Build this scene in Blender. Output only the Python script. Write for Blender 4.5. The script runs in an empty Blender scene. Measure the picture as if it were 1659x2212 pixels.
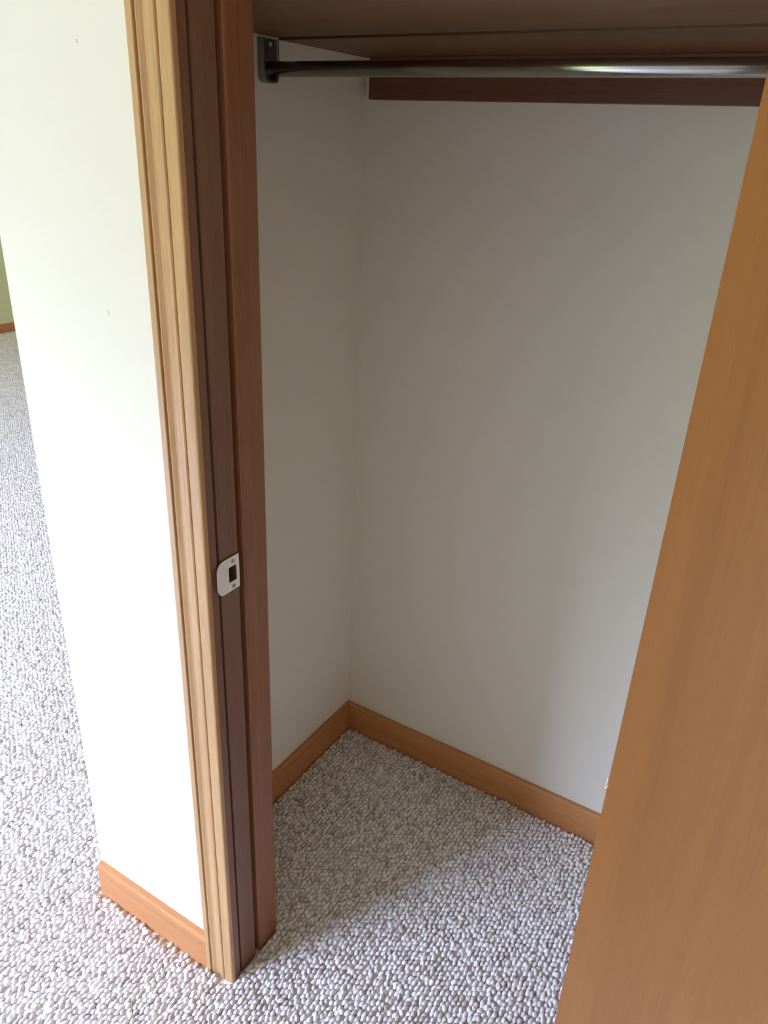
import bpy, bmesh, math, random
import numpy as np
from mathutils import Vector, Matrix

random.seed(4)
rng = np.random.default_rng(11)
scene = bpy.context.scene
COL = scene.collection

# ------------------------------------------------------------------ camera
YAW, PITCH, ROLL, FPX = -5.36278877e-01, -4.45453327e-01, 4.77306218e-02, 1668.09
CAM_Z = 1.5
cd = bpy.data.cameras.new('camera')
cam = bpy.data.objects.new('camera', cd)
COL.objects.link(cam)
fw = Vector((math.sin(YAW) * math.cos(PITCH), math.cos(YAW) * math.cos(PITCH), math.sin(PITCH)))
rt = Vector((math.cos(YAW), -math.sin(YAW), 0))
up = rt.cross(fw)
rt2 = rt * math.cos(ROLL) + up * math.sin(ROLL)
up2 = -rt * math.sin(ROLL) + up * math.cos(ROLL)
m = Matrix((rt2, up2, -fw)).transposed().to_4x4()
m.translation = (0, 0, CAM_Z)
cam.matrix_world = m
cd.sensor_fit = 'HORIZONTAL'
cd.sensor_width = 36.0
cd.lens = 36.0 * FPX / 1659.0
cd.clip_start = 0.02
scene.camera = cam

# ------------------------------------------------------------------ view / light
vs = scene.view_settings
vs.view_transform = 'Standard'
vs.look = 'None'
vs.gamma = 1.0
vs.use_curve_mapping = False
vs.exposure = 0.0
try:
    scene.cycles.use_denoising = True
    scene.cycles.denoising_prefilter = 'NONE'
    scene.cycles.max_bounces = 14
    scene.cycles.diffuse_bounces = 10
    scene.cycles.glossy_bounces = 6
    scene.cycles.sample_clamp_indirect = 8.0
    scene.cycles.caustics_reflective = False
    scene.cycles.caustics_refractive = False
except Exception:
    pass

SKY = 86.0
world = bpy.data.worlds.new('overcast_sky_and_garden')
scene.world = world
world.use_nodes = True
wt = world.node_tree
wt.nodes.clear()
wo = wt.nodes.new('ShaderNodeOutputWorld')
bg = wt.nodes.new('ShaderNodeBackground')
tc = wt.nodes.new('ShaderNodeTexCoord')
sp = wt.nodes.new('ShaderNodeSeparateXYZ')
mr = wt.nodes.new('ShaderNodeMapRange')
mr.inputs['From Min'].default_value = 0.29      # the garden's tree line
mr.inputs['From Max'].default_value = 0.42
mx = wt.nodes.new('ShaderNodeMix')
mx.data_type = 'RGBA'
mx.inputs[6].default_value = (0.026, 0.034, 0.0105, 1)   # foliage and lawn
bg.inputs['Strength'].default_value = SKY
wt.links.new(tc.outputs['Generated'], sp.inputs[0])
wt.links.new(sp.outputs['Z'], mr.inputs['Value'])
# standard overcast sky: three times brighter overhead than at the horizon
oc = wt.nodes.new('ShaderNodeMath')
oc.operation = 'MULTIPLY_ADD'
oc.inputs[1].default_value = 2.0 / 3.0
oc.inputs[2].default_value = 1.0 / 3.0
ov_ = wt.nodes.new('ShaderNodeVectorMath')
ov_.operation = 'SCALE'
ov_.inputs[0].default_value = (0.67, 0.84, 1.32)   # bright hazy sky
wt.links.new(sp.outputs['Z'], oc.inputs[0])
wt.links.new(oc.outputs[0], ov_.inputs['Scale'])
wt.links.new(ov_.outputs[0], mx.inputs[7])
wt.links.new(mr.outputs[0], mx.inputs[0])
wt.links.new(mx.outputs[2], bg.inputs['Color'])
wt.links.new(bg.outputs[0], wo.inputs['Surface'])

# window opening in the wall behind the photographer
WIN = dict(x0=-3.92, x1=-1.82, z0=0.60, z1=2.60, y=-2.10)
pl = bpy.data.lights.new('window_portal', 'AREA')
pl.shape = 'RECTANGLE'
pl.size = WIN['x1'] - WIN['x0']
pl.size_y = WIN['z1'] - WIN['z0']
pl.cycles.is_portal = True
po = bpy.data.objects.new('window_portal', pl)
po.location = ((WIN['x0'] + WIN['x1']) / 2, WIN['y'] - 0.06, (WIN['z0'] + WIN['z1']) / 2)
po.rotation_euler = (math.radians(90), 0, 0)
COL.objects.link(po)


# ------------------------------------------------------------------ materials
def new_mat(name):
    mt = bpy.data.materials.new(name)
    mt.use_nodes = True
    nt = mt.node_tree
    return mt, nt, nt.nodes['Principled BSDF']


def N(nt, kind, **kw):
    n = nt.nodes.new(kind)
    for k, v in kw.items():
        if k in n.inputs:
            n.inputs[k].default_value = v
        else:
            setattr(n, k, v)
    return n


def paint(name, col, bump=0.06):
    mt, nt, b = new_mat(name)
    b.inputs['Base Color'].default_value = (*col, 1)
    b.inputs['Roughness'].default_value = 0.62
    b.inputs['Specular IOR Level'].default_value = 0.25
    t = N(nt, 'ShaderNodeTexCoord')
    n1 = N(nt, 'ShaderNodeTexNoise', Scale=420.0, Detail=3.0)
    n2 = N(nt, 'ShaderNodeTexNoise', Scale=9.0, Detail=2.0)
    ad = N(nt, 'ShaderNodeMath', operation='MULTIPLY_ADD')
    ad.inputs[1].default_value = 3.0
    bp = N(nt, 'ShaderNodeBump', Strength=bump, Distance=0.0012)
    nt.links.new(t.outputs['Object'], n1.inputs['Vector'])
    nt.links.new(t.outputs['Object'], n2.inputs['Vector'])
    nt.links.new(n2.outputs[0], ad.inputs[0])
    nt.links.new(n1.outputs[0], ad.inputs[2])
    nt.links.new(ad.outputs[0], bp.inputs['Height'])
    nt.links.new(bp.outputs[0], b.inputs['Normal'])
    return mt


def wood(name, axis, c_dark, c_mid, c_light, rough=0.38, scale=1.0, contrast=1.0, fleck=0.10, spec=0.4):
    """varnished vertical-grain fir: long streaks along `axis`"""
    mt, nt, b = new_mat(name)
    t = N(nt, 'ShaderNodeTexCoord')
    mp = N(nt, 'ShaderNodeMapping')
    s = [60.0 * scale] * 3
    s[axis] = 1.6 * scale
    mp.inputs['Scale'].default_value = s
    n1 = N(nt, 'ShaderNodeTexNoise', Scale=1.0, Detail=5.0, Roughness=0.6, Distortion=0.4)
    mp2 = N(nt, 'ShaderNodeMapping')
    s2 = [7.0 * scale] * 3
    s2[axis] = 1.0 * scale
    mp2.inputs['Scale'].default_value = s2
    n2 = N(nt, 'ShaderNodeTexNoise', Scale=1.0, Detail=2.0)
    mp3 = N(nt, 'ShaderNodeMapping')
    s3 = [900.0] * 3
    s3[axis] = 28.0
    mp3.inputs['Scale'].default_value = s3
    n3 = N(nt, 'ShaderNodeTexNoise', Scale=1.0, Detail=2.0)
    mixf = N(nt, 'ShaderNodeMath', operation='MULTIPLY_ADD')
    mixf.inputs[1].default_value = 0.55
    sc = N(nt, 'ShaderNodeMath', operation='MULTIPLY')
    sc.inputs[1].default_value = 0.45
    cr = N(nt, 'ShaderNodeValToRGB')
    w = 0.22 / contrast
    cr.color_ramp.elements[0].position = 0.5 - w
    cr.color_ramp.elements[0].color = (*c_dark, 1)
    cr.color_ramp.elements[1].position = 0.5 + w
    cr.color_ramp.elements[1].color = (*c_light, 1)
    e = cr.color_ramp.elements.new(0.5)
    e.color = (*c_mid, 1)
    fl = N(nt, 'ShaderNodeMapRange')
    fl.inputs['From Min'].default_value = 0.35
    fl.inputs['From Max'].default_value = 0.65
    fl.inputs['To Min'].default_value = 1.0 - fleck
    fl.inputs['To Max'].default_value = 1.0 + fleck
    mul = N(nt, 'ShaderNodeVectorMath', operation='SCALE')
    bp = N(nt, 'ShaderNodeBump', Strength=0.08, Distance=0.0006)
    L = nt.links.new
    for mm, nn in ((mp, n1), (mp2, n2), (mp3, n3)):
        L(t.outputs['Object'], mm.inputs['Vector'])
        L(mm.outputs[0], nn.inputs['Vector'])
    L(n2.outputs[0], sc.inputs[0])
    L(n1.outputs[0], mixf.inputs[0])
    L(sc.outputs[0], mixf.inputs[2])
    L(mixf.outputs[0], cr.inputs[0])
    L(n3.outputs[0], fl.inputs['Value'])
    L(cr.outputs[0], mul.inputs[0])
    L(fl.outputs[0], mul.inputs['Scale'])
    L(mul.outputs[0], b.inputs['Base Color'])
    L(n3.outputs[0], bp.inputs['Height'])
    L(bp.outputs[0], b.inputs['Normal'])
    b.inputs['Roughness'].default_value = rough
    b.inputs['Specular IOR Level'].default_value = spec
    return mt


def metal(name, col, rough, metallic=1.0):
    mt, nt, b = new_mat(name)
    b.inputs['Base Color'].default_value = (*col, 1)
    b.inputs['Metallic'].default_value = metallic
    t = N(nt, 'ShaderNodeTexCoord')
    n1 = N(nt, 'ShaderNodeTexNoise', Scale=6.0, Detail=1.0)
    r = N(nt, 'ShaderNodeMapRange')
    r.inputs['To Min'].default_value = rough * 0.95
    r.inputs['To Max'].default_value = rough * 1.05
    nt.links.new(t.outputs['Object'], n1.inputs['Vector'])
    nt.links.new(n1.outputs[0], r.inputs['Value'])
    nt.links.new(r.outputs[0], b.inputs['Roughness'])
    return mt


M = {}
M['paint'] = paint('cream_wall_paint', (0.80, 0.755, 0.66))
M['far_wall'] = paint('pale_yellow_green_wall', (0.70, 0.71, 0.47))  # even yellow-green base colour, used on the far wall only
M['ceiling'] = paint('warm_white_ceiling_paint', (0.80, 0.77, 0.66), 0.2)
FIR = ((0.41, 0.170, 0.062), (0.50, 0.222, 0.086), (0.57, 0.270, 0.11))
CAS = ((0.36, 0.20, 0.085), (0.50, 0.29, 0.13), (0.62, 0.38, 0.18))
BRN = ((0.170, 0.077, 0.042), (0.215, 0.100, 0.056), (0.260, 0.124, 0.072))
SHF_SHADE = ((0.100, 0.042, 0.014), (0.145, 0.063, 0.022), (0.200, 0.095, 0.036))  # shelf fir, darkened so the closet's shade is in the colour
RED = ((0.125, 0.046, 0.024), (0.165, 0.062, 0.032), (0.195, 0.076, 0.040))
M['fir_x'] = wood('fir_baseboard_along', 0, *FIR, spec=0.25)
M['fir_y'] = wood('fir_baseboard_deep', 1, *FIR, spec=0.25)
M['casing_z'] = wood('fir_casing_upright', 2, *CAS, rough=0.33, contrast=0.8)
M['casing_x'] = wood('fir_casing_head', 0, *CAS, rough=0.33)
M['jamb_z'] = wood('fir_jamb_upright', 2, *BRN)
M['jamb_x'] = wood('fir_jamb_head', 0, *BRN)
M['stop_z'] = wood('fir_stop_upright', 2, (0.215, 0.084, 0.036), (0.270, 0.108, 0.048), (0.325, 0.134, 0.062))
M['shelf'] = wood('shade_darkened_fir_shelf', 0, *SHF_SHADE, rough=0.5, scale=0.6)
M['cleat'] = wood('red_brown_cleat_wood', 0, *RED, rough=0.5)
M['door'] = wood('flush_door_veneer', 2, (0.225, 0.084, 0.020), (0.275, 0.108, 0.027), (0.325, 0.134, 0.036),
                 rough=0.42, scale=0.45, contrast=0.9, fleck=0.05, spec=0.22)
M['splinter'] = paint('raw_pale_wood', (0.85, 0.72, 0.55))
M['chrome'] = metal('polished_steel_rod', (0.40, 0.40, 0.385), 0.2)
M['bracket'] = metal('dull_grey_steel', (0.30, 0.29, 0.27), 0.32)
M['nickel'] = metal('brushed_nickel_plate', (0.90, 0.90, 0.88), 0.42, 0.25)
M['screw'] = metal('dull_screw_steel', (0.40, 0.39, 0.36), 0.40)
M['nail'] = paint('dark_nail_hole', (0.05, 0.03, 0.02))
M['frame'] = paint('white_window_paint', (0.8, 0.8, 0.78))
M['hole'] = paint('bare_mortise_wood', (0.16, 0.055, 0.035))


def carpet_mat(name, loops):
    mt, nt, b = new_mat(name)
    L = nt.links.new
    t = N(nt, 'ShaderNodeTexCoord')
    n1 = N(nt, 'ShaderNodeTexNoise', Scale=55.0, Detail=3.0)
    cr = N(nt, 'ShaderNodeValToRGB')
    cr.color_ramp.elements[0].position = 0.30
    cr.color_ramp.elements[0].color = (0.54, 0.45, 0.40, 1)
    cr.color_ramp.elements[1].position = 0.62
    cr.color_ramp.elements[1].color = (0.80, 0.745, 0.715, 1)
    L(t.outputs['Object'], n1.inputs['Vector'])
    b.inputs['Roughness'].default_value = 0.95
    b.inputs['Specular IOR Level'].default_value = 0.05
    b.inputs['Sheen Weight'].default_value = 0.15
    if loops:
        at = N(nt, 'ShaderNodeAttribute', attribute_name='tone')
        ad = N(nt, 'ShaderNodeMath', operation='MULTIPLY_ADD')
        ad.inputs[1].default_value = 0.45
        L(at.outputs['Fac'], ad.inputs[0])
        sc = N(nt, 'ShaderNodeMath', operation='MULTIPLY')
        sc.inputs[1].default_value = 0.55
        L(n1.outputs[0], sc.inputs[0])
        L(sc.outputs[0], ad.inputs[2])
        L(ad.outputs[0], cr.inputs[0])
        n2 = N(nt, 'ShaderNodeTexNoise', Scale=900.0, Detail=2.0)
        bp = N(nt, 'ShaderNodeBump', Strength=0.55, Distance=0.0012)
        L(t.outputs['Object'], n2.inputs['Vector'])
        L(n2.outputs[0], bp.inputs['Height'])
    else:
        cr.color_ramp.elements[0].position = 0.22
        cr.color_ramp.elements[1].position = 0.62
        L(n1.outputs[0], cr.inputs[0])
        mp = N(nt, 'ShaderNodeMapping')
        mp.inputs['Scale'].default_value = (125.0, 85.0, 100.0)
        v = N(nt, 'ShaderNodeTexVoronoi', Scale=1.0)
        inv = N(nt, 'ShaderNodeMath', operation='SUBTRACT')
        inv.inputs[0].default_value = 1.0
        bp = N(nt, 'ShaderNodeBump', Strength=0.45, Distance=0.004)
        L(t.outputs['Object'], mp.inputs['Vector'])
        L(mp.outputs[0], v.inputs['Vector'])
        L(v.outputs['Distance'], inv.inputs[1])
        L(inv.outputs[0], bp.inputs['Height'])
    L(cr.outputs[0], b.inputs['Base Color'])
    L(bp.outputs[0], b.inputs['Normal'])
    return mt


M['carpet_loop'] = carpet_mat('berber_loop_yarn', True)
M['carpet_far'] = carpet_mat('berber_carpet_distance', False)


# ------------------------------------------------------------------ helpers
def link(name, me, mat, parent=None, smooth=False):
    if mat is not None:
        me.materials.append(mat)
    o = bpy.data.objects.new(name, me)
    COL.objects.link(o)
    if parent is not None:
        o.parent = parent
    if smooth:
        me.polygons.foreach_set('use_smooth', [True] * len(me.polygons))
    return o


def from_bm(name, bm, mat, parent=None, smooth=False):
    bmesh.ops.recalc_face_normals(bm, faces=bm.faces[:])
    me = bpy.data.meshes.new(name)
    bm.to_mesh(me)
    bm.free()
    return link(name, me, mat, parent, smooth)


def add_box(bm, x0, x1, y0, y1, z0, z1, bevel=0.0, seg=2):
    vs_ = [bm.verts.new((x, y, z)) for x in (x0, x1) for y in (y0, y1) for z in (z0, z1)]
    fs = [(0, 1, 3, 2), (4, 6, 7, 5), (0, 4, 5, 1), (2, 3, 7, 6), (0, 2, 6, 4), (1, 5, 7, 3)]
    faces = [bm.faces.new([vs_[i] for i in f]) for f in fs]
    if bevel > 0:
        es = list({e for f in faces for e in f.edges})
        bmesh.ops.bevel(bm, geom=es, offset=bevel, segments=seg, profile=0.5, affect='EDGES')


def box(name, x0, x1, y0, y1, z0, z1, mat, parent=None, bevel=0.0):
    bm = bmesh.new()
    add_box(bm, x0, x1, y0, y1, z0, z1, bevel)
    return from_bm(name, bm, mat, parent)


def prism(bm, pts, lo, hi):
    """closed section given by two lists of matching 3D points"""
    a = [bm.verts.new(p) for p in lo]
    b = [bm.verts.new(p) for p in hi]
    n = len(a)
    for i in range(n):
        j = (i + 1) % n
        bm.faces.new((a[i], a[j], b[j], b[i]))
    bm.faces.new(a)
    bm.faces.new(b[::-1])


def tag(o, label=None, cat=None, kind=None, group=None):
    if label:
        o['label'] = label
    if cat:
        o['category'] = cat
    if kind:
        o['kind'] = kind
    if group:
        o['group'] = group
    return o


def empty(name, loc):
    o = bpy.data.objects.new(name, None)
    o.empty_display_size = 0.05
    o.location = loc
    COL.objects.link(o)
    return o


def adopt(root):
    """children were built in world coordinates: undo the empty's offset"""
    bpy.context.view_layer.update()
    inv = root.matrix_world.inverted()
    for c in root.children:
        c.matrix_parent_inverse = inv


# ------------------------------------------------------------------ room shell
WY = 0.710            # room face of the wall the closet door is in
WYI = 0.838           # its closet face
XJ = -0.7115          # latch jamb face
XR = -0.074           # hinge jamb face
XL = -1.0915          # outer face of the closet's end wall
CX0, CY1 = -0.950, 1.450   # closet left wall, closet back wall
CX1 = 0.30
H = 2.74
HEAD = 2.03
RX0, RX1, RY0, RY1 = -5.805, 1.5, WIN['y'], 4.30

tag(box('floor', RX0 - .1, RX1 + .1, RY0 - .1, RY1 + .1, -0.12, -0.0062, M['carpet_far']),
    'cream carpeted floor running through bedroom and closet', 'floor', 'structure')
tag(box('ceiling', RX0 - .1, RX1 + .1, RY0 - .1, RY1 + .1, H, H + .1, M['ceiling']),
    'plain warm white ceiling above the room and closet', 'ceiling', 'structure')

# bright wall strip beside the door, with its rounded outer corner
bm = bmesh.new()
r = 0.005
sec = [(XJ - .0195, WY), (XJ - .0195, WYI), (XL, WYI)]
for k in range(6):
    a = math.radians(180 + 90 * k / 5)
    sec.append((XL + r + r * math.cos(a), WY + r + r * math.sin(a)))
prism(bm, None, [(x, y, -0.0062) for x, y in sec], [(x, y, H) for x, y in sec])
wfl = tag(from_bm('wall_front_left', bm, M['paint']),
    'bright cream wall strip between its outer corner and the door casing', 'wall', 'structure')
for sx, sz, sl in ((-.8722, 1.2765, .0080), (-.8755, 1.5933, .0045)):     # small scuffs in the paint
    bm = bmesh.new()
    ring = [(-.0005, -sl / 2), (.0005, -sl * .3), (.0006, sl * .3), (-.0002, sl / 2)]
    prism(bm, None, [(sx + a - b * .15, WY + .0003, sz + b) for a, b in ring], [(sx + a - b * .15, WY - .0003, sz + b) for a, b in ring])
    from_bm('scuff', bm, M['screw'], wfl)
tag(box('wall_left', XL, CX0, WYI, RY1, -0.0062, H, M['paint']),
    'shaded cream left side wall inside the closet', 'wall', 'structure')
tag(box('wall_back', CX0, CX1, CY1, CY1 + .11, -0.0062, H, M['paint']),
    'broad cream back wall of the closet', 'wall', 'structure')
tag(box('wall_right', CX1, CX1 + .11, WYI, CY1 + .11, -0.0062, H, M['paint']),
    'closet right side wall hidden behind the open door', 'wall', 'structure')
tag(box('wall_front_right', XR + .0195, RX1, WY, WYI, -0.0062, H, M['paint']),
    'cream wall on the hinge side, behind the open door', 'wall', 'structure')
tag(box('wall_front_top', XJ - .0195, XR + .0195, WY, WYI, HEAD + .0195, H, M['paint']),
    'cream wall above the closet door opening', 'wall', 'structure')
tag(box('wall_far', RX0 - .1, RX0, RY0 - .1, RY1, -0.0062, H, M['far_wall']),
    'distant greenish wall at the left picture edge', 'wall', 'structure')
tag(box('wall_side', RX1, RX1 + .1, RY0 - .1, WYI, -0.0062, H, M['paint']),
    'bedroom wall to the right of the photographer', 'wall', 'structure')
tag(box('wall_end', RX0, XL, RY1, RY1 + .1, -0.0062, H, M['paint']),
    'end wall of the space beyond the wall corner', 'wall', 'structure')
bm = bmesh.new()
w = WIN
add_box(bm, RX0, w['x0'], RY0 - .12, RY0, -0.0062, H)
add_box(bm, w['x1'], RX1, RY0 - .12, RY0, -0.0062, H)
add_box(bm, w['x0'], w['x1'], RY0 - .12, RY0, -0.0062, w['z0'])
add_box(bm, w['x0'], w['x1'], RY0 - .12, RY0, w['z1'], H)
tag(from_bm('wall_window', bm, M['paint']), 'bedroom window wall behind the photographer', 'wall', 'structure')
wn = empty('window_1', ((w['x0'] + w['x1']) / 2, RY0, w['z0']))
tag(wn, 'wide bedroom window behind the photographer', 'window', 'structure')
bm = bmesh.new()
for a in ((w['x0'], w['x0'] + .05, w['z0'], w['z1']), (w['x1'] - .05, w['x1'], w['z0'], w['z1']),
          (w['x0'] + .05, w['x1'] - .05, w['z0'], w['z0'] + .05), (w['x0'] + .05, w['x1'] - .05, w['z1'] - .05, w['z1'])):
    add_box(bm, a[0], a[1], RY0 - .05, RY0 - .005, a[2], a[3])
from_bm('window_frame', bm, M['frame'], wn)
adopt(wn)

# ------------------------------------------------------------------ door frame (casing, jambs, stops)
tr = empty('trim_1', (XJ, WY, 0))
tag(tr, 'stained wood closet door frame with casing, jamb and stop', 'door frame', 'structure')
# casing section: u away from the opening, d proud of the wall
PROF = [(0, 0), (0, .0060), (.0006, .0076), (.0020, .0086), (.0040, .0090), (.0178, .0104), (.0186, .0100), (.0192, .0074),
        (.0202, .0074), (.0208, .0100), (.0225, .0112), (.0270, .0114), (.0320, .0098), (.0365, .0092),
        (.0400, .0098), (.0430, .0114), (.0460, .0130), (.0478, .0134), (.0484, .0104), (.0506, .0104),
        (.0510, .0146), (.0520, .0154), (.0600, .0156), (.0618, .0150), (.0622, .0130), (.0622, 0)]
bm = bmesh.new()
prism(bm, None, [(XJ - u, WY - d, -0.0062) for u, d in PROF], [(XJ - u, WY - d, HEAD + u) for u, d in PROF])
o = from_bm('casing', bm, M['casing_z'], tr)
o['label'] = 'sunlit moulded wood casing with two grooves'
bm = bmesh.new()
prism(bm, None, [(XR + u, WY - d, -0.0062) for u, d in PROF], [(XR + u, WY - d, HEAD + u) for u, d in PROF])
from_bm('casing', bm, M['casing_z'], tr)
bm = bmesh.new()
prism(bm, None, [(XJ - u, WY - d, HEAD + u) for u, d in PROF], [(XR + u, WY - d, HEAD + u) for u, d in PROF])
from_bm('head_casing', bm, M['casing_x'], tr)
# latch jamb, front to back: edge strip, fine groove, jamb with the latch mortise, deep kerf, two rear strips
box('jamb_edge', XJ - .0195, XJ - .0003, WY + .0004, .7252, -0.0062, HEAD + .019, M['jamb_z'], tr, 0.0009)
XM = XJ - .0012
HY0, HY1, HZ0, HZ1 = .7462, .7640, .8886, .9150
bm = bmesh.new()
J0, J1 = .7305, .7706
XB = XJ - .0195
add_box(bm, XB, XM, J0, J1, -0.0062, HZ0)
add_box(bm, XB, XM, J0, J1, HZ1, HEAD + .019)
add_box(bm, XB, XM, J0, HY0, HZ0, HZ1)
add_box(bm, XB, XM, HY1, J1, HZ0, HZ1)
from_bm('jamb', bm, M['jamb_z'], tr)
box('mortise', XB, XJ - .0135, HY0, HY1, HZ0, HZ1, M['hole'], tr)
box('groove', XB, XJ - .0095, .7250, .7307, -0.0062, HEAD + .019, M['jamb_z'], tr)
box('kerf', XB, XJ - .0125, .7704, .7832, -0.0062, HEAD + .019, M['jamb_z'], tr)
SY0, SY1 = .7830, .8095
box('door_stop', XB, XJ + .0008, SY0, SY1, -0.0062, HEAD + .019, M['stop_z'], tr, 0.0025)
bm = bmesh.new()
sec = [(XB, SY1), (XJ - .0006, SY1), (XJ - .0008, .8355), (XJ - .0016, WYI), (XB, WYI)]
prism(bm, None, [(x, y, -.0062) for x, y in sec], [(x, y, HEAD + .019) for x, y in sec])
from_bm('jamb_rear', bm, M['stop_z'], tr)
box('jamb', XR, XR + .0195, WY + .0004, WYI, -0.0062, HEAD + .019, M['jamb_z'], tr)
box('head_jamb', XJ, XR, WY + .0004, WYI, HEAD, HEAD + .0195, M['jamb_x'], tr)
XS = XJ + .001
box('door_stop', XR - .011, XR, SY0, SY1, -0.0062, HEAD, M['stop_z'], tr, 0.002)
box('door_stop', XS, XR - .011, SY0, SY1, HEAD - .011, HEAD, M['jamb_x'], tr, 0.002)

# strike plate with lip, latch hole and two slotted screws
outline = [(.7692, .8735), (.7692, .9310), (.7400, .9310), (.7330, .9306), (.7265, .9288), (.7215, .9252), (.7186, .9210),
           (.7178, .9170), (.7178, .8900), (.7190, .8865), (.7230, .8805), (.7280, .8750), (.7310, .8735), (.7400, .8735)]


def lip(y):
    t = max(0.0, (.7335 - y) / .0157)
    return XJ + .0006 + .0040 * t * t


hole = [(HY0, HZ0 + .001), (HY0, HZ1 - .001), (HY0 + .001, HZ1), (HY1, HZ1), (HY1, HZ0), (HY0 + .001, HZ0)]
bm = bmesh.new()
ov = [bm.verts.new((lip(y), y, z)) for y, z in outline]
oe = [bm.edges.new((ov[i], ov[(i + 1) % len(ov)])) for i in range(len(ov))]
hv = [bm.verts.new((lip(y), y, z)) for y, z in hole]
he = [bm.edges.new((hv[i], hv[(i + 1) % len(hv)])) for i in range(len(hv))]
bmesh.ops.triangle_fill(bm, use_beauty=True, use_dissolve=False, edges=oe + he)
for f in list(bm.faces):
    c = f.calc_center_median()
    if HY0 < c.y < HY1 and HZ0 < c.z < HZ1:
        bm.faces.remove(f)
bmesh.ops.recalc_face_normals(bm, faces=bm.faces[:])
ret = bmesh.ops.extrude_face_region(bm, geom=bm.faces[:])
for g in ret['geom']:
    if isinstance(g, bmesh.types.BMVert):
        g.co.x += 0.0014
sp_ = from_bm('strike_plate', bm, M['nickel'], tr)
sp_['label'] = 'pale nickel strike plate with square latch hole'


def screw(name, pos, nrm, rad, ang, parent, mat):
    """slotted head: two half discs with a slot between them over a lower disc"""
    bm = bmesh.new()
    z = Vector(nrm).normalized()
    x = z.orthogonal().normalized()
    x = Matrix.Rotation(ang, 3, z) @ x
    y = z.cross(x)
    p = Vector(pos)

    def disc(pts, h0, h1):
        prism(bm, None, [p + x * a + y * b + z * h0 for a, b in pts], [p + x * a * .9 + y * b * .9 + z * h1 for a, b in pts])
    full = [(rad * math.cos(2 * math.pi * k / 16), rad * math.sin(2 * math.pi * k / 16)) for k in range(16)]
    disc(full, -.0006, .0004)
    g = rad * .16
    for s in (1, -1):
        half = []
        a0 = math.asin(g / rad)
        for k in range(9):
            a = a0 + (math.pi - 2 * a0) * k / 8
            half.append((rad * math.cos(a), s * rad * math.sin(a)))
        disc(half, .0004, .0013)
    return from_bm(name, bm, mat, parent)


screw('screw', (XJ + .0020, .7556, .9232), (1, 0, 0), .0034, 0.6, sp_, M['screw'])
screw('screw', (XJ + .0020, .7552, .8803), (1, 0, 0), .0034, 2.3, sp_, M['screw'])
adopt(tr)

# ------------------------------------------------------------------ baseboards
BP = [(0, 0), (.0130, 0), (.0130, .0740), (.0124, .0785), (.0105, .0815), (.0080, .0828), (0, .0828)]
b1 = empty('baseboard_front', (-0.93, WY, 0))
tag(b1, 'short bright fir baseboard under the lit wall strip', 'baseboard', 'structure')
bm = bmesh.new()
FB = 0.0150 / 0.0130
XE = -1.0875
rows = []
for k in range(6):
    a = math.radians(90 * k / 5)
    x = XE + .006 * (1 - math.cos(a))
    cut = .006 * (1 - math.sin(a))
    rows.append([(x, WY - max(0.0, d * FB - (cut if d > 0 else 0)), z - (cut * .6 if z > .07 else 0)) for d, z in BP])
rows.append([(XJ - .0622, WY - d * FB, z) for d, z in BP])
vr = [[bm.verts.new((p[0], p[1], p[2] - (.006 if p[2] == 0 else 0))) for p in rw] for rw in rows]
for a, b in zip(vr[:-1], vr[1:]):
    for i in range(len(a)):
        j = (i + 1) % len(a)
        bm.faces.new((a[i], a[j], b[j], b[i]))
bm.faces.new(vr[0])
bm.faces.new(vr[-1][::-1])
from_bm('board', bm, M['fir_x'], b1)
for x, z in ((-1.040, .066), (-.787, .062)):
    bm = bmesh.new()
    c = Vector((x, WY - .0151, z))
    ring = [(.0011 * math.cos(2 * math.pi * k / 8), .0019 * math.sin(2 * math.pi * k / 8)) for k in range(8)]
    prism(bm, None, [c + Vector((a, .001, b)) for a, b in ring], [c + Vector((a, 0, b)) for a, b in ring])
    from_bm('nail_hole', bm, M['nail'], b1)
adopt(b1)

bm = bmesh.new()     # closet left
prism(bm, None, [(CX0 + d, WYI, z - (.006 if z == 0 else 0)) for d, z in BP],
      [(CX0 + d, CY1 - d, z - (.006 if z == 0 else 0)) for d, z in BP])
tag(from_bm('baseboard_left', bm, M['fir_y']), 'orange fir baseboard along the closet left wall', 'baseboard', 'structure')
bm = bmesh.new()     # closet back
prism(bm, None, [(CX0 + d, CY1 - d, z - (.006 if z == 0 else 0)) for d, z in BP],
      [(CX1, CY1 - d, z - (.006 if z == 0 else 0)) for d, z in BP])
tag(from_bm('baseboard_back', bm, M['fir_x']), 'orange fir baseboard along the closet back wall', 'baseboard', 'structure')
bm = bmesh.new()     # distant wall
prism(bm, None, [(RX0 + d, RY0, z * .85) for d, z in BP], [(RX0 + d, RY1, z * .85) for d, z in BP])
tag(from_bm('baseboard_far', bm, M['fir_y']), 'small distant fir baseboard at the left picture edge', 'baseboard', 'structure')

# ------------------------------------------------------------------ shelf, cleat, rod
SZ = 1.647
sh = empty('closet_shelf', (CX0, CY1, SZ))
tag(sh, 'brown two-plank wooden closet shelf above the clothes rod', 'shelf')
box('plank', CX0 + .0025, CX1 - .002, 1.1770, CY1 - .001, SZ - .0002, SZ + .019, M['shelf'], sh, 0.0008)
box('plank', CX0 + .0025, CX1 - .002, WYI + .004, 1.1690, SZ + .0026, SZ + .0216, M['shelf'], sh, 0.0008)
adopt(sh)
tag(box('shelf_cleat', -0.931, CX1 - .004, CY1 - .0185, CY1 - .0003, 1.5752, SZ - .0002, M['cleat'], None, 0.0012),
    'dark red-brown wooden cleat under the shelf on the back wall', 'cleat')

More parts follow.
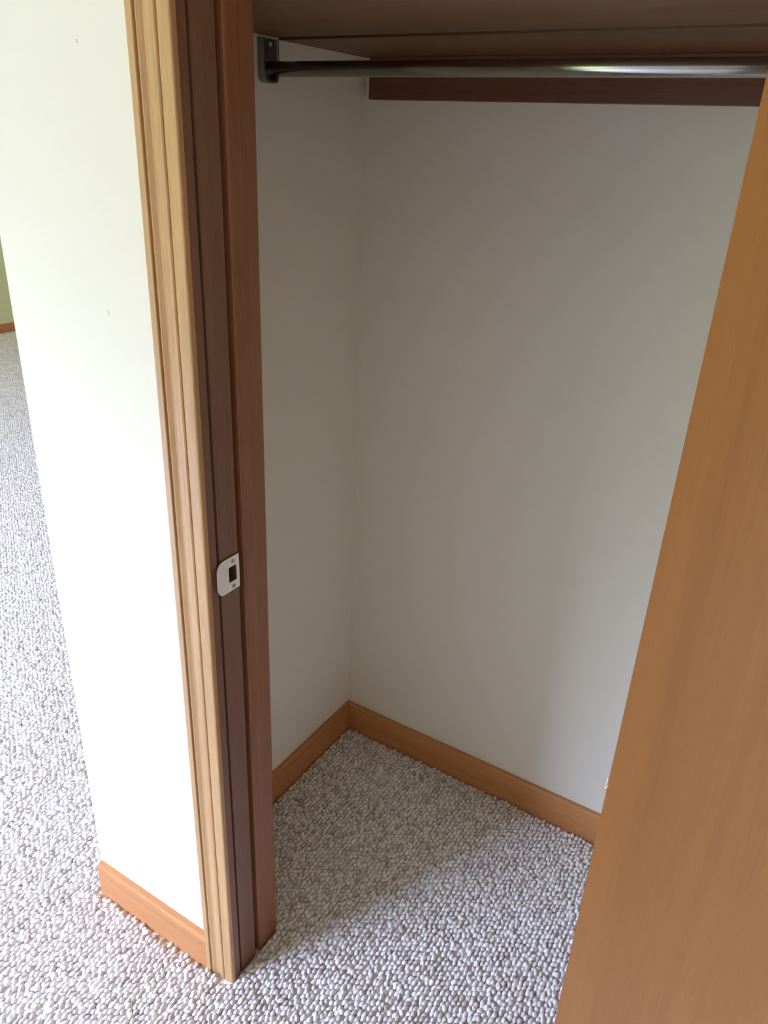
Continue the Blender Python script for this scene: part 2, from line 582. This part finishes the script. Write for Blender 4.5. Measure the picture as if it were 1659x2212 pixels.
RODY, RODZ, RODR = 1.1450, 1.6018, .0114
bm = bmesh.new()
nseg = 40
ra = [bm.verts.new((CX0 + .004, RODY + RODR * math.cos(2 * math.pi * k / nseg), RODZ + RODR * math.sin(2 * math.pi * k / nseg))) for k in range(nseg)]
rb = [bm.verts.new((CX1 - .001, v.co.y, v.co.z)) for v in ra]
for i in range(nseg):
    j = (i + 1) % nseg
    bm.faces.new((ra[i], ra[j], rb[j], rb[i]))
bm.faces.new(ra)
bm.faces.new(rb[::-1])
o = from_bm('closet_rod', bm, M['chrome'])
for p in o.data.polygons:
    p.use_smooth = len(p.vertices) == 4
tag(o, 'polished steel clothes rod running below the shelf', 'rod')

br = empty('rod_bracket', (CX0, RODY, 1.582))
tag(br, 'grey metal rod bracket screwed to the closet left wall', 'bracket')
Y0, Y1, Z0, Z1 = 1.1255, 1.1645, 1.5815, SZ - .0012


def u_path(off, rad, n=7):
    y0, y1, z0 = Y0 + off, Y1 - off, Z0 + off
    pts = [(y0, Z1)]
    for k in range(n):
        a = math.radians(180 + 90 * k / (n - 1))
        pts.append((y0 + rad + rad * math.cos(a), z0 + rad + rad * math.sin(a)))
    for k in range(n):
        a = math.radians(270 + 90 * k / (n - 1))
        pts.append((y1 - rad + rad * math.cos(a), z0 + rad + rad * math.sin(a)))
    pts.append((y1, Z1))
    return pts


bm = bmesh.new()
pp = u_path(0, .011)
prism(bm, None, [(CX0 + .0001, y, z) for y, z in pp], [(CX0 + .003, y, z) for y, z in pp])
from_bm('back_plate', bm, M['bracket'], br)
bm = bmesh.new()
po_, pi_ = u_path(0, .011), u_path(.0042, .0098)
x0, x1 = CX0 + .003, CX0 + .0135
rows = []
for lst, x in ((po_, x0), (po_, x1 - .001), ([(a * .93 + b * .07, c * .93 + d * .07) for (a, c), (b, d) in zip(po_, pi_)], x1),
               ([(a * .2 + b * .8, c * .2 + d * .8) for (a, c), (b, d) in zip(po_, pi_)], x1), (pi_, x1 - .001), (pi_, x0)):
    rows.append([bm.verts.new((x, y, z)) for y, z in lst])
for a, b in zip(rows, rows[1:] + rows[:1]):
    for i in range(len(a) - 1):
        bm.faces.new((a[i], a[i + 1], b[i + 1], b[i]))
bm.faces.new([rw[0] for rw in rows])
bm.faces.new([rw[-1] for rw in rows][::-1])
from_bm('rim', bm, M['bracket'], br)
screw('screw', (CX0 + .0036, 1.1540, 1.6385), (1, 0, 0), .0032, .5, br, M['nickel'])
screw('screw', (CX0 + .0036, 1.1365, 1.6220), (1, 0, 0), .0032, 1.5, br, M['nickel'])
bm = bmesh.new()
ring = [(.0022 * math.cos(2 * math.pi * k / 12), .0036 * math.sin(2 * math.pi * k / 12)) for k in range(12)]
prism(bm, None, [(CX0 + .0028, 1.1455 + a, 1.6295 + b) for a, b in ring], [(CX0 + .0032, 1.1455 + a, 1.6295 + b) for a, b in ring])
from_bm('screw_hole', bm, M['nail'], br)
adopt(br)

# ------------------------------------------------------------------ open door
PHI = math.radians(42)
E0 = Vector((-0.1029, 0.670))            # hinge edge of the face we see
dv = Vector((math.sin(PHI), -math.cos(PHI)))
nv = Vector((math.cos(PHI), math.sin(PHI)))   # through the thickness, away from the camera
DW, DT, DZ0, DZ1 = 0.605, 0.035, 0.014, 2.022
dr = empty('door_1', (E0.x, E0.y, 0))
tag(dr, 'flush orange-brown wooden closet door swung open at right', 'door', 'structure')
bm = bmesh.new()
add_box(bm, 0, DW, 0, DT, DZ0, DZ1, 0.0012)
mt4 = Matrix(((dv.x, nv.x, 0, E0.x), (dv.y, nv.y, 0, E0.y), (0, 0, 1, 0), (0, 0, 0, 1)))
bm.transform(mt4)
from_bm('slab', bm, M['door'], dr)
for (du, dz, ln, wd, tilt) in ((.0004, .893, .012, .0012, .10), (.0014, .886, .009, .0009, -.16), (-.0006, .884, .006, .0008, .25)):
    bm = bmesh.new()
    pts = [(-wd, -ln / 2), (wd * .2, -ln * .3), (wd, ln * .15), (wd * .4, ln / 2), (-wd * .6, ln * .2)]
    lo, hi = [], []
    for a, b in pts:
        a2 = a * math.cos(tilt) - b * math.sin(tilt)
        b2 = a * math.sin(tilt) + b * math.cos(tilt)
        q = E0 + dv * (du + a2)
        lo.append((q.x, q.y, dz + b2))
        q2 = q - nv * .0012
        hi.append((q2.x, q2.y, dz + b2))
    prism(bm, None, lo, hi)
    from_bm('splinter', bm, M['splinter'], dr)
for hz in (.22, 1.80):                    # hinges: two leaves and a knuckle
    pin = E0 + Vector((.031, .030))
    bm = bmesh.new()
    ring = [(.006 * math.cos(2 * math.pi * k / 14), .006 * math.sin(2 * math.pi * k / 14)) for k in range(14)]
    prism(bm, None, [(pin.x + a, pin.y + b - .009, hz - .044) for a, b in ring], [(pin.x + a, pin.y + b - .009, hz + .044) for a, b in ring])
    from_bm('hinge', bm, M['nickel'], dr)
adopt(dr)

# ------------------------------------------------------------------ berber loops (uncountable pile)
PITCHX, PITCHY = .0094, .0122
xs = np.arange(-5.78, 0.30, PITCHX)
ys = np.arange(0.15, 4.2, PITCHY)
gx, gy = np.meshgrid(xs, ys, indexing='ij')
gy = gy + (np.arange(len(xs)) % 2)[:, None] * PITCHY * .5
gx = gx + rng.normal(0, .0011, gx.shape)
gy = gy + rng.normal(0, .0016, gy.shape)
px, py = gx.ravel(), gy.ravel()
mg = .0045
inside = ((px > XL - mg) & (px < XJ - .0622 + .001) & (py > WY - .015 - mg + .001) & (py < WYI + .001)) | ((px < CX0 + .013 + mg - .001) & (px > XL - mg) & (py > WY))
inside |= (px > XJ - .064) & (px < XJ + mg) & (py > WY - .010 - mg) & (py < WYI + .001)
inside |= (px < CX0 + .5) & (px > CX0) & (px < XJ) & (py > WY - .01) & (py < WYI + .001)
inside |= (px > XJ) & (px < XS + mg * .7) & (py > SY0 - mg) & (py < SY1 + mg * .5)
inside |= (px > XL - mg) & (py > CY1 - .013 - mg * .6)
inside |= (px > XR - mg) & (py > WY - .02) & (py < WYI)
# keep what the photograph (with a margin for a step to the side) can see
d = np.stack([px, py, np.full_like(px, -CAM_Z)])
vx = rt2.x * d[0] + rt2.y * d[1] + rt2.z * d[2]
vy = up2.x * d[0] + up2.y * d[1] + up2.z * d[2]
vz = fw.x * d[0] + fw.y * d[1] + fw.z * d[2]
u, v = vx / vz * FPX, vy / vz * FPX
see = (vz > .2) & (u > -829.5 - np.clip(260 - 85 * np.hypot(px, py), 12, 150)) & (u < 829.5) & (v > -1106 - 110)
# nothing shows behind the closet's end wall or past the open door
azj = px / py
see &= azj < -0.06
see &= ~((px > XL) & (px < CX0) & (py > WY))
see &= (py < CY1) | (px < XL)
see &= ~((py > CY1) & (azj > -0.62))
keep = see & ~inside
px, py = px[keep], py[keep]
n = len(px)
NR = 8
ang = np.arange(NR) * 2 * np.pi / NR
rings = [(0.92, 0.0), (1.00, 0.48), (0.62, 0.90)]        # radius, height
tmpl = []
for rr, hh in rings:
    for a in ang:
        tmpl.append((rr * math.cos(a), rr * math.sin(a), hh))
tmpl.append((0, 0, 1.0))
tmpl = np.array(tmpl)
nvp = len(tmpl)
fq, ft = [], []
for k in range(len(rings) - 1):
    for i in range(NR):
        j = (i + 1) % NR
        fq.append((k * NR + i, k * NR + j, (k + 1) * NR + j, (k + 1) * NR + i))
for i in range(NR):
    j = (i + 1) % NR
    ft.append(((len(rings) - 1) * NR + i, (len(rings) - 1) * NR + j, nvp - 1))
fq, ft = np.array(fq), np.array(ft)
rx = .0047 * rng.uniform(.85, 1.18, n)
ry = .0076 * rng.uniform(.80, 1.22, n)
hz = .0098 * rng.uniform(.78, 1.18, n)
rot = rng.normal(-.10, .24, n)
lean_x = rng.normal(.0006, .0013, n)
lean_y = rng.normal(-.0014, .0016, n)
X = tmpl[None, :, 0] * rx[:, None]
Y = tmpl[None, :, 1] * ry[:, None]
Z = tmpl[None, :, 2] * hz[:, None]
c, s = np.cos(rot)[:, None], np.sin(rot)[:, None]
VX = px[:, None] + c * X - s * Y + lean_x[:, None] * tmpl[None, :, 2]
VY = py[:, None] + s * X + c * Y + lean_y[:, None] * tmpl[None, :, 2]
VZ = -0.0068 + Z
co = np.stack([VX, VY, VZ], -1).reshape(-1, 3)
offs = (np.arange(n) * nvp)
Q = (fq[None] + offs[:, None, None]).reshape(-1)
T = (ft[None] + offs[:, None, None]).reshape(-1)
nq, ntr = n * len(fq), n * len(ft)
me = bpy.data.meshes.new('carpet_loops')
me.vertices.add(len(co))
me.vertices.foreach_set('co', co.ravel().astype(np.float32))
me.loops.add(len(Q) + len(T))
me.loops.foreach_set('vertex_index', np.concatenate([Q, T]).astype(np.int32))
me.polygons.add(nq + ntr)
ls = np.concatenate([np.arange(nq) * 4, nq * 4 + np.arange(ntr) * 3]).astype(np.int32)
me.polygons.foreach_set('loop_start', ls)
me.polygons.foreach_set('use_smooth', np.ones(nq + ntr, dtype=bool))
me.update(calc_edges=True)
at = me.attributes.new('tone', 'FLOAT', 'POINT')
at.data.foreach_set('value', np.repeat(rng.beta(2.2, 1.3, n), nvp).astype(np.float32))
o = link('carpet_pile', me, M['carpet_loop'])
tag(o, 'cream berber loop-pile carpet covering the floor', 'carpet', 'stuff')
